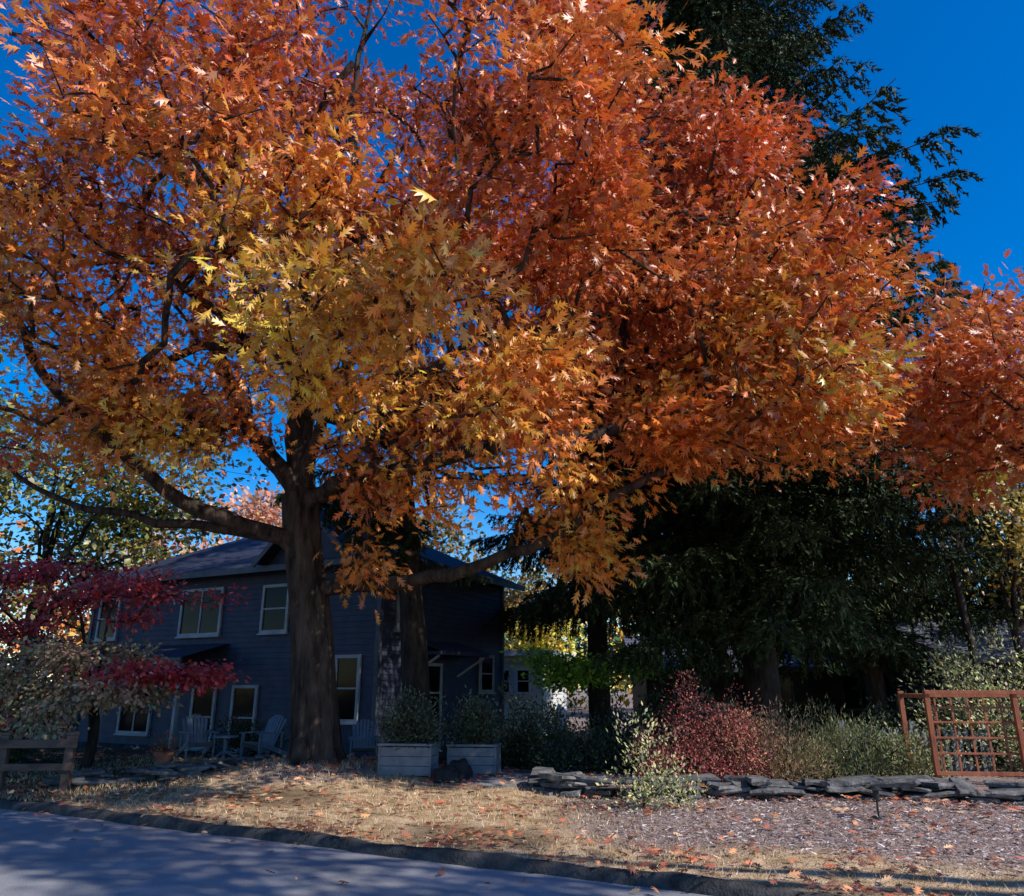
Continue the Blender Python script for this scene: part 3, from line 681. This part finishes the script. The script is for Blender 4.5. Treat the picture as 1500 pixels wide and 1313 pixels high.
BARB = [((.50, .07, .06), 1), ((.72, .26, .20), .8), ((.20, .04, .035), .9), ((.6, .38, .18), .3)]
DKG = [((.025, .045, .016), 1), ((.055, .08, .028), .8), ((.13, .13, .055), .4)]
GRG = [((.18, .24, .09), 1), ((.36, .36, .14), .7), ((.08, .11, .04), .9), ((.42, .28, .14), .3)]
VAR = [((.66, .64, .34), 1), ((.48, .50, .16), .8), ((.75, .58, .28), .4), ((.2, .24, .08), .5)]
shrub('barberry_shrub', (3.05, 12.9), 1.05, .8, 1.25, 420, 24, .05, BARB)
shrub('mixed_shrub', (4.15, 12.9), .85, .7, 1.0, 260, 24, .07, [((.50, .36, .18), 1), ((.30, .32, .11), .8), ((.60, .24, .16), .6)], tmpl='blade', wid=.7, erect=.8)
shrub('evergreen_shrub', (5.1, 13.2), .85, .7, 1.05, 300, 26, .08, GRG, tmpl='blade', wid=.6, erect=.9)
shrub('evergreen_shrub', (6.1, 13.4), .8, .6, .75, 200, 24, .07, GRG, erect=.5)
shrub('variegated_shrub', (1.62, 10.3), .42, .38, 1.5, 70, 10, .06, VAR, erect=.5, sig=.09, shell=.7)
shrub('variegated_shrub', (2.05, 10.35), .34, .3, .6, 36, 11, .055, VAR, erect=.3)
shrub('dark_shrub', (1.0, 14.6), .8, .7, 1.1, 190, 20, .07, DKG)
shrub('dark_shrub', (2.1, 15.0), .9, .7, 1.0, 190, 20, .07, DKG)
shrub('dark_shrub', (0.1, 15.6), .9, .7, 1.3, 200, 20, .08, DKG)
shrub('dark_shrub', (4.6, 15.6), 1.5, .8, 1.4, 240, 20, .08, DKG)
shrub('dark_shrub', (3.6, 19.5), 1.9, .8, 1.7, 240, 22, .12, DKG)
shrub('dark_shrub', (7.6, 15.0), 1.4, .8, 1.3, 240, 20, .08, DKG)
shrub('variegated_shrub', (8.6, 14.6), 1.5, 1.0, 2.35, 400, 20, .075, VAR, shell=.35, sig=.12)
shrub('dark_shrub', (-10.5, 16.2), 1.6, .9, 1.5, 220, 20, .09, DKG)
shrub('dark_shrub', (-5.9, 18.4), 1.0, .6, .8, 110, 20, .07, DKG)
shrub('dark_shrub', (9.2, 13.4), 1.2, .5, 1.0, 160, 20, .08, DKG)

# ------------------------------------------------------------ stone walls
M_STONE = rough_mat('field_stone', (0.035, 0.034, 0.034), (0.12, 0.115, 0.11), 5, 0.9, 0.8, 18, dist=.03, c3=(0.27, 0.25, 0.235))
def stone_wall(name, pts, h, thick, seed, gap=0.0):
    r_ = np.random.default_rng(seed); mb = MB(); c = catmull(pts, .05); c = np.array(c)
    seg = np.r_[0, np.cumsum(np.linalg.norm(np.diff(c[:, :2], axis=0), axis=1))]; T = seg[-1]
    def at(s): return np.array([np.interp(s, seg, c[:, 0]), np.interp(s, seg, c[:, 1])])
    for row in range(2):
        z = 0.0
        while z < h-.02:
            th = r_.uniform(.035, .085); s = -r_.uniform(0, .3)
            while s < T:
                ln = r_.uniform(.18, .75)
                lim = h*(.75+.45*math.sin((s+row)*2.3+seed)*math.sin(s*.9)); miss = .55 if z+th > lim else .08
                if z > .02 and r_.random() < miss: s += ln; continue
                a = at(max(0, s)); b = at(min(T, s+ln)); mid = (a+b)/2
                d = b-a
                if np.linalg.norm(d) < .05: s += ln; continue
                ang = math.atan2(d[1], d[0])+r_.normal(0, .2)
                zz = gz1(*mid)+z-.03; dp = thick*r_.uniform(.35, .75)
                off = (row-.5)*thick*.5 + r_.normal(0, .05)
                M = Matrix.Translation((mid[0]-math.sin(ang)*off, mid[1]+math.cos(ang)*off, zz)) @ Matrix.Rotation(ang, 4, 'Z') @ Matrix.Rotation(r_.normal(0, .09), 4, 'X') @ Matrix.Rotation(r_.normal(0, .07), 4, 'Y')
                k = len(mb.V); hl = ln*.52
                ring = [(-hl, -dp/2), (-hl*.3, -dp/2), (hl*.4, -dp/2), (hl, -dp/2), (hl, dp/2), (0, dp/2), (-hl, dp/2)]
                ring = [(px*r_.uniform(.8, 1.04), py*r_.uniform(.7, 1.2)) for px, py in ring]
                tt = th*.94; nr = len(ring)
                for zc, sc in ((0, .92), (tt*.5, 1.03), (tt, .93)):
                    for (px, py) in ring: mb.V.append(tuple(M @ Vector((px*sc*r_.uniform(.96, 1.04), py*sc, zc+r_.normal(0, .007)))))
                for l_ in range(2):
                    for i in range(nr): j = (i+1) % nr; mb.F.append((k+l_*nr+i, k+l_*nr+j, k+(l_+1)*nr+j, k+(l_+1)*nr+i))
                mb.F.append(tuple(k+2*nr+i for i in range(nr))); mb.F.append(tuple(k+i for i in reversed(range(nr))))
                s += ln
            z += th
    mb.make(name, M_STONE, None, .006)
stone_wall('dry_stone_wall', [(.7, 12.6, 0), (.65, 11.7, 0), (1.3, 11.4, 0), (3.2, 11.3, 0), (6.4, 10.7, 0), (10, 9.6, 0)], .27, .6, 4)
stone_wall('dry_stone_wall', [(-7.2, 13.0, 0), (-6.2, 13.6, 0), (-5.2, 14.3, 0), (-4.6, 15.2, 0)], .2, .5, 6)

# ------------------------------------------------------------ planters
M_PLANT = rough_mat('grey_planter', (0.13, 0.135, 0.14), (0.23, 0.235, 0.24), 5, 0.6, 0.3, 25)
M_WIRE = rough_mat('black_metal', (0.015, 0.015, 0.016), (0.03, 0.03, 0.032), 8, 0.5, 0.1)
def planter(loc, rz_, w, d, h):
    x, y = loc; z = gz1(x, y); e = empty('planter_box', (x, y, z-.02), rz_); b_ = MB(); t = .035
    for k in range(3):
        z0 = .02+k*(h-.06)/3; z1 = z0+(h-.06)/3-.006
        b_.box((-w/2, -d/2, z0), (w/2, -d/2+t, z1)); b_.box((-w/2, d/2-t, z0), (w/2, d/2, z1))
        b_.box((-w/2, -d/2+t+.002, z0), (-w/2+t, d/2-t-.002, z1)); b_.box((w/2-t, -d/2+t+.002, z0), (w/2, d/2-t-.002, z1))
    for sx in (-1, 1):
        for sy in (-1, 1): b_.box((sx*w/2-.015, sy*d/2-.015, 0), (sx*w/2+.015, sy*d/2+.015, h-.03))
    b_.box((-w/2-.03, -d/2-.03, h-.028), (w/2+.03, -d/2+.05, h+.008)); b_.box((-w/2-.03, d/2-.05, h-.028), (w/2+.03, d/2+.03, h+.008))
    b_.box((-w/2-.03, -d/2+.052, h-.028), (-w/2+.05, d/2-.052, h+.008)); b_.box((w/2-.05, -d/2+.052, h-.028), (w/2+.03, d/2-.052, h+.008))
    b_.make('box', M_PLANT, e, .005)
    so_ = MB(); so_.box((-w/2+t+.003, -d/2+t+.003, .05), (w/2-t-.003, d/2-t-.003, h-.09)); so_.make('soil', M_BARKD, e)
    tr_ = MB(); tw = w*.32
    for sx in (-tw, 0, tw):
        for sy in (-.12, .12): tr_.cyl((sx, sy, h-.2), (sx*.9, sy, h+.66), .009, .008, 6)
    for zz in (.12, .28, .44, .62):
        for sy in (-.12, .12): tr_.cyl((-tw, sy, h+zz), (tw, sy, h+zz), .006, .006, 6)
        for sx in (-tw, tw): tr_.cyl((sx, -.12, h+zz), (sx, .12, h+zz), .006, .006, 6)
    tr_.make('trellis_cage', M_WIRE, e)
    shrub('planter_shrub', (x, y+.05), w*.55, .3, .82, 170, 20, .06, DKG+[((.3, .32, .2), .35)], z_off=h-.1, erect=.4)
planter((-1.68, 13.45), R(-8), .84, .5, .49); planter((-.64, 14.0), R(-8), .8, .5, .47)
def boulder(name, loc, r, seed, mat):
    import bmesh
    bm = bmesh.new(); bmesh.ops.create_icosphere(bm, subdivisions=4, radius=1)
    from mathutils import noise
    for v in bm.verts:
        n_ = noise.noise(v.co*1.3+Vector((seed, 0, 0)))*.35+noise.noise(v.co*4+Vector((seed, 2, 0)))*.07
        v.co = Vector((v.co.x*r[0], v.co.y*r[1], v.co.z*r[2]))*(1+n_)
    me = bpy.data.meshes.new(name); bm.to_mesh(me); bm.free(); me.materials.append(mat)
    for p in me.polygons: p.use_smooth = True
    x, y = loc; obj(name, me, None, (x, y, gz1(x, y)+r[2]*.45))
M_DARK = rough_mat('dark_stone', (0.01, 0.01, 0.01), (0.035, 0.033, 0.03), 5, 0.8, 0.5)
boulder('dark_boulder', (-1.02, 12.9), (.22, .18, .16), 3, M_DARK)
boulder('dark_boulder', (-.85, 13.2), (.2, .18, .2), 5, M_DARK)

# ------------------------------------------------------------ red-wood garden trellis (right)
M_RED = rough_mat('red_cedar', (0.22, 0.06, 0.028), (0.42, 0.14, 0.065), 6, 0.7, 0.4, 20, (1, 1, .4))
tb = MB(); te = empty('garden_trellis_fence', (6.3, 12.3, gz1(6.3, 12.3)), R(-6))
for px in (0, 1.25, 2.5, 3.75): tb.box((px-.035, -.04, -.1), (px+.035, .04, 1.32))
for zz in (.12, 1.26): tb.box((-.04, -.068, zz), (3.79, -.042, zz+.055))
for zz in (.4, .62, .84, 1.05): tb.box((.0, .042, zz), (3.75, .058, zz+.03))
for k in range(16): tb.box((.12+k*.235, .060, .12), (.15+k*.235, .075, 1.2))
for px in (0, 3.75): tb.box((px-.03, .045, 1.2), (px+.03, 1.0, 1.26))
tb.box((-.04, 1.0, -.1), (.03, 1.07, 1.3)); tb.box((.05, 1.0, 1.2), (3.7, 1.04, 1.26)); tb.box((2.0, 1.0, -.1), (2.07, 1.07, 1.19))
tb.make('frame', M_RED, te, .004)
M_PICK = rough_mat('weathered_picket', (0.13, 0.14, 0.15), (0.25, 0.26, 0.27), 6, 0.8, 0.4)
pf = MB(); pe = empty('picket_fence', (5.75, 14.3, gz1(5.75, 14.3)-.1), R(-4))
for k in range(22):
    x = k*.115; pf.box((x, 0, .08), (x+.06, .02, .9)); pf.poly([(x, 0, .9), (x+.06, 0, .9), (x+.03, 0, .96)])
for zz in (.25, .72): pf.box((0, .022, zz), (2.5, .06, zz+.08))
for px in (0, 1.2, 2.4): pf.box((px, .062, 0), (px+.09, .15, 1.05))
pf.make('pickets', M_PICK, pe)
M_FENCE = rough_mat('weathered_wood', (0.06, 0.04, 0.03), (0.16, 0.10, 0.075), 6, 0.8, 0.5, 20, (.4, 1, 1))
rfm = MB(); re_ = empty('post_and_rail_fence', (-6.75, 12.6, gz1(-6.75, 12.6)), R(6))
for px in (0, -.95, -2.3, -3.6, -5): rfm.box((px-.06, -.06, -.1), (px+.06, .06, .80)); rfm.box((px-.075, -.075, .802), (px+.075, .075, .84))
for zz, hh in ((.30, .10), (.62, .12)): rfm.box((-5.2, -.10, zz), (.12, -.063, zz+hh))
rfm.make('rails', M_FENCE, re_, .006)

# ------------------------------------------------------------ adirondack chairs & pot & path light
M_CHAIR = rough_mat('painted_chair', (0.12, 0.16, 0.21), (0.20, 0.25, 0.31), 5, 0.55, 0.1)
def chair(loc, rz_):
    x, y = loc; e = empty('adirondack_chair', (x, y, gz1(x, y)), rz_); b_ = MB(); e.scale = (.85, .85, .85)
    for k in range(6): b_.beam((-.27, -.25+k*.09, .36-k*.025), (.27, -.25+k*.09, .36-k*.025), .075, .02)
    for k in range(7):
        xx = -.25+k*.083; top = .98-abs(k-3)**2*.012
        b_.beam((xx*.85, .22, .24), (xx*1.1, .52, top), .068, .018)
    for sx in (-.31, .31):
        b_.beam((sx, -.28, 0), (sx, -.28, .56), .09, .03); b_.beam((sx, -.3, .34), (sx, .62, .04), .03, .11)
        b_.beam((sx, -.36, .575), (sx, .42, .575), .13, .024); b_.beam((sx, .40, .2), (sx, .40, .56), .05, .03)
    b_.beam((-.32, .43, .52), (.32, .43, .52), .03, .07)
    b_.make('slats', M_CHAIR, e, .003)
chair((-6.5, 17.0), R(35)); chair((-5.3, 17.3), R(-30)); chair((-3.1, 17.2), R(10))
tb = MB(); tb.cyl((0, 0, .40), (0, 0, .43), .26, .26, 20); tb.cyl((0, 0, 0), (0, 0, .40), .03, .03, 8)
for k in range(3): a_ = k*2.094; tb.beam((0, 0, .15), (.25*math.cos(a_), .25*math.sin(a_), .01), .03, .03)
tb.make('side_table', M_CHAIR, None, .003, (-5.9, 16.9, gz1(-5.9, 16.9)))
M_TERRA = rough_mat('terracotta', (0.28, 0.09, 0.05), (0.40, 0.15, 0.09), 6, 0.85, 0.3)
pt = MB(); n = 20
prof = [(.10, 0), (.15, .24), (.15, .25), (.175, .25), (.18, .31), (.155, .31), (.145, .22)]
for (r, z) in prof:
    for i in range(n): pt.V.append((r*math.cos(6.2832*i/n), r*math.sin(6.2832*i/n), z))
for k in range(len(prof)-1):
    for i in range(n): j = (i+1) % n; pt.F.append((k*n+i, k*n+j, (k+1)*n+j, (k+1)*n+i))
pt.F.append(tuple(reversed(range(n)))); pt.F.append(tuple(6*n+i for i in range(n)))
pt.make('flower_pot', M_TERRA, None, 0, (-6.15, 14.6, gz1(-6.15, 14.6)+.02))
shrub('potted_flower', (-6.15, 14.6), .16, .16, .22, 24, 12, .05, [((.5, .08, .04), 1), ((.1, .15, .04), 1)], z_off=.28)
pl = MB(); pl.cyl((0, 0, 0), (0, 0, .25), .012, .012, 8); pl.cyl((0, 0, .2), (0, 0, .3), .035, .035, 12); pl.cyl((0, 0, .3), (0, 0, .34), .08, .015, 14); pl.cyl((0, 0, 0), (0, 0, .02), .09, .07, 12)
pl.make('path_light', M_WIRE, None, 0, (4.15, 9.55, gz1(4.15, 9.55)))

# ------------------------------------------------------------ ground litter
def scatter(name, n, vr, ur, size, pal, tmpl, mat, tilt=.3, wid=1.0, dens=None, up=False, zo=.012):
    u = rng.uniform(*ur, n); v = rng.uniform(*vr, n); x, y = uv2xy(u, v)
    if dens is not None:
        k = rng.random(n) < dens(x, y, u, v); x, y, v = x[k], y[k], v[k]
    n = len(x); z = np.where(v < KV-.01, 0.004, np.where(v < KV+.17, .105, gz(x, y)))+np.where(v < KV-.01, .006, zo)
    P = np.stack([x, y, z+rng.random(n)*.02], 1); a = rng.uniform(0, 6.28, n)
    if up: D = np.stack([np.cos(a)*.6, np.sin(a)*.6, np.ones(n)], 1); Nn = rng.normal(size=(n, 3))
    else: D = np.stack([np.cos(a), np.sin(a), rng.normal(0, tilt, n)*.4+.08], 1); Nn = np.stack([rng.normal(0, tilt, n), rng.normal(0, tilt, n), np.ones(n)], 1)
    pal = np.array(pal); cl = pal[rng.integers(len(pal), size=n)]*rng.uniform(.6, 1.3, (n, 1))
    obj(name, leaves(name, P, D, Nn, size*rng.uniform(.6, 1.3, n), np.clip(cl, 0, .9), mat, tmpl, wid))
LP_ = [(.60, .15, .07), (.45, .17, .09), (.66, .28, .12), (.30, .10, .06), (.75, .46, .26), (.18, .07, .05)]
def dleaf(x, y, u, v):
    w_ = np.clip(.35+.7*np.sin(x*1.9+y)*np.sin(y*2.3-x)+.3*np.sin(x*5+y*4), 0, 1.2)
    d = np.where(v < KV, .10*np.exp((v-KV)/.6), .22+.7*np.exp(-(v-KV-.1)/.8)) * (.2+w_)
    d = d + .5*np.exp(-((v-11.6)/.5)**2)*(x > 1) + .2*np.exp(-(np.hypot(x+3.3, y-13.6)/1.6)**2)
    return d*np.where(x > .3, .9, .85)
scatter('fallen_leaves', 42000, (3.5, 13.0), (-18, 8), .105, LP_, 'oak', M_LITTER, .45, 1, dleaf, zo=.03)
def dgr(x, y, u, v): return (sstep(2.5, .6, x)*sstep(12.2, 11.5, v)*.9 + (v < 8.3)*.5*(x > .6))*np.clip(.75-.8*np.sin(x*1.1+2)*np.sin(y*1.6+x*.4), .05, 1)
scatter('grass', 60000, (KV+.17, 12.2), (-15, 8), .055, [(.70, .48, .27), (.55, .38, .20), (.30, .25, .10), (.80, .60, .38)], 'blade', M_LITTER, .3, .6, dgr, True, -.005)
def dmu(x, y, u, v): return sstep(.4, 1.6, x)*sstep(8, 8.7, v)
scatter('mulch', 30000, (8.0, 12.6), (-6, 8), .06, [(.38, .28, .25), (.55, .44, .40), (.16, .11, .09), (.70, .60, .56)], 'blade', M_LITTER, .5, 1.2, dmu)
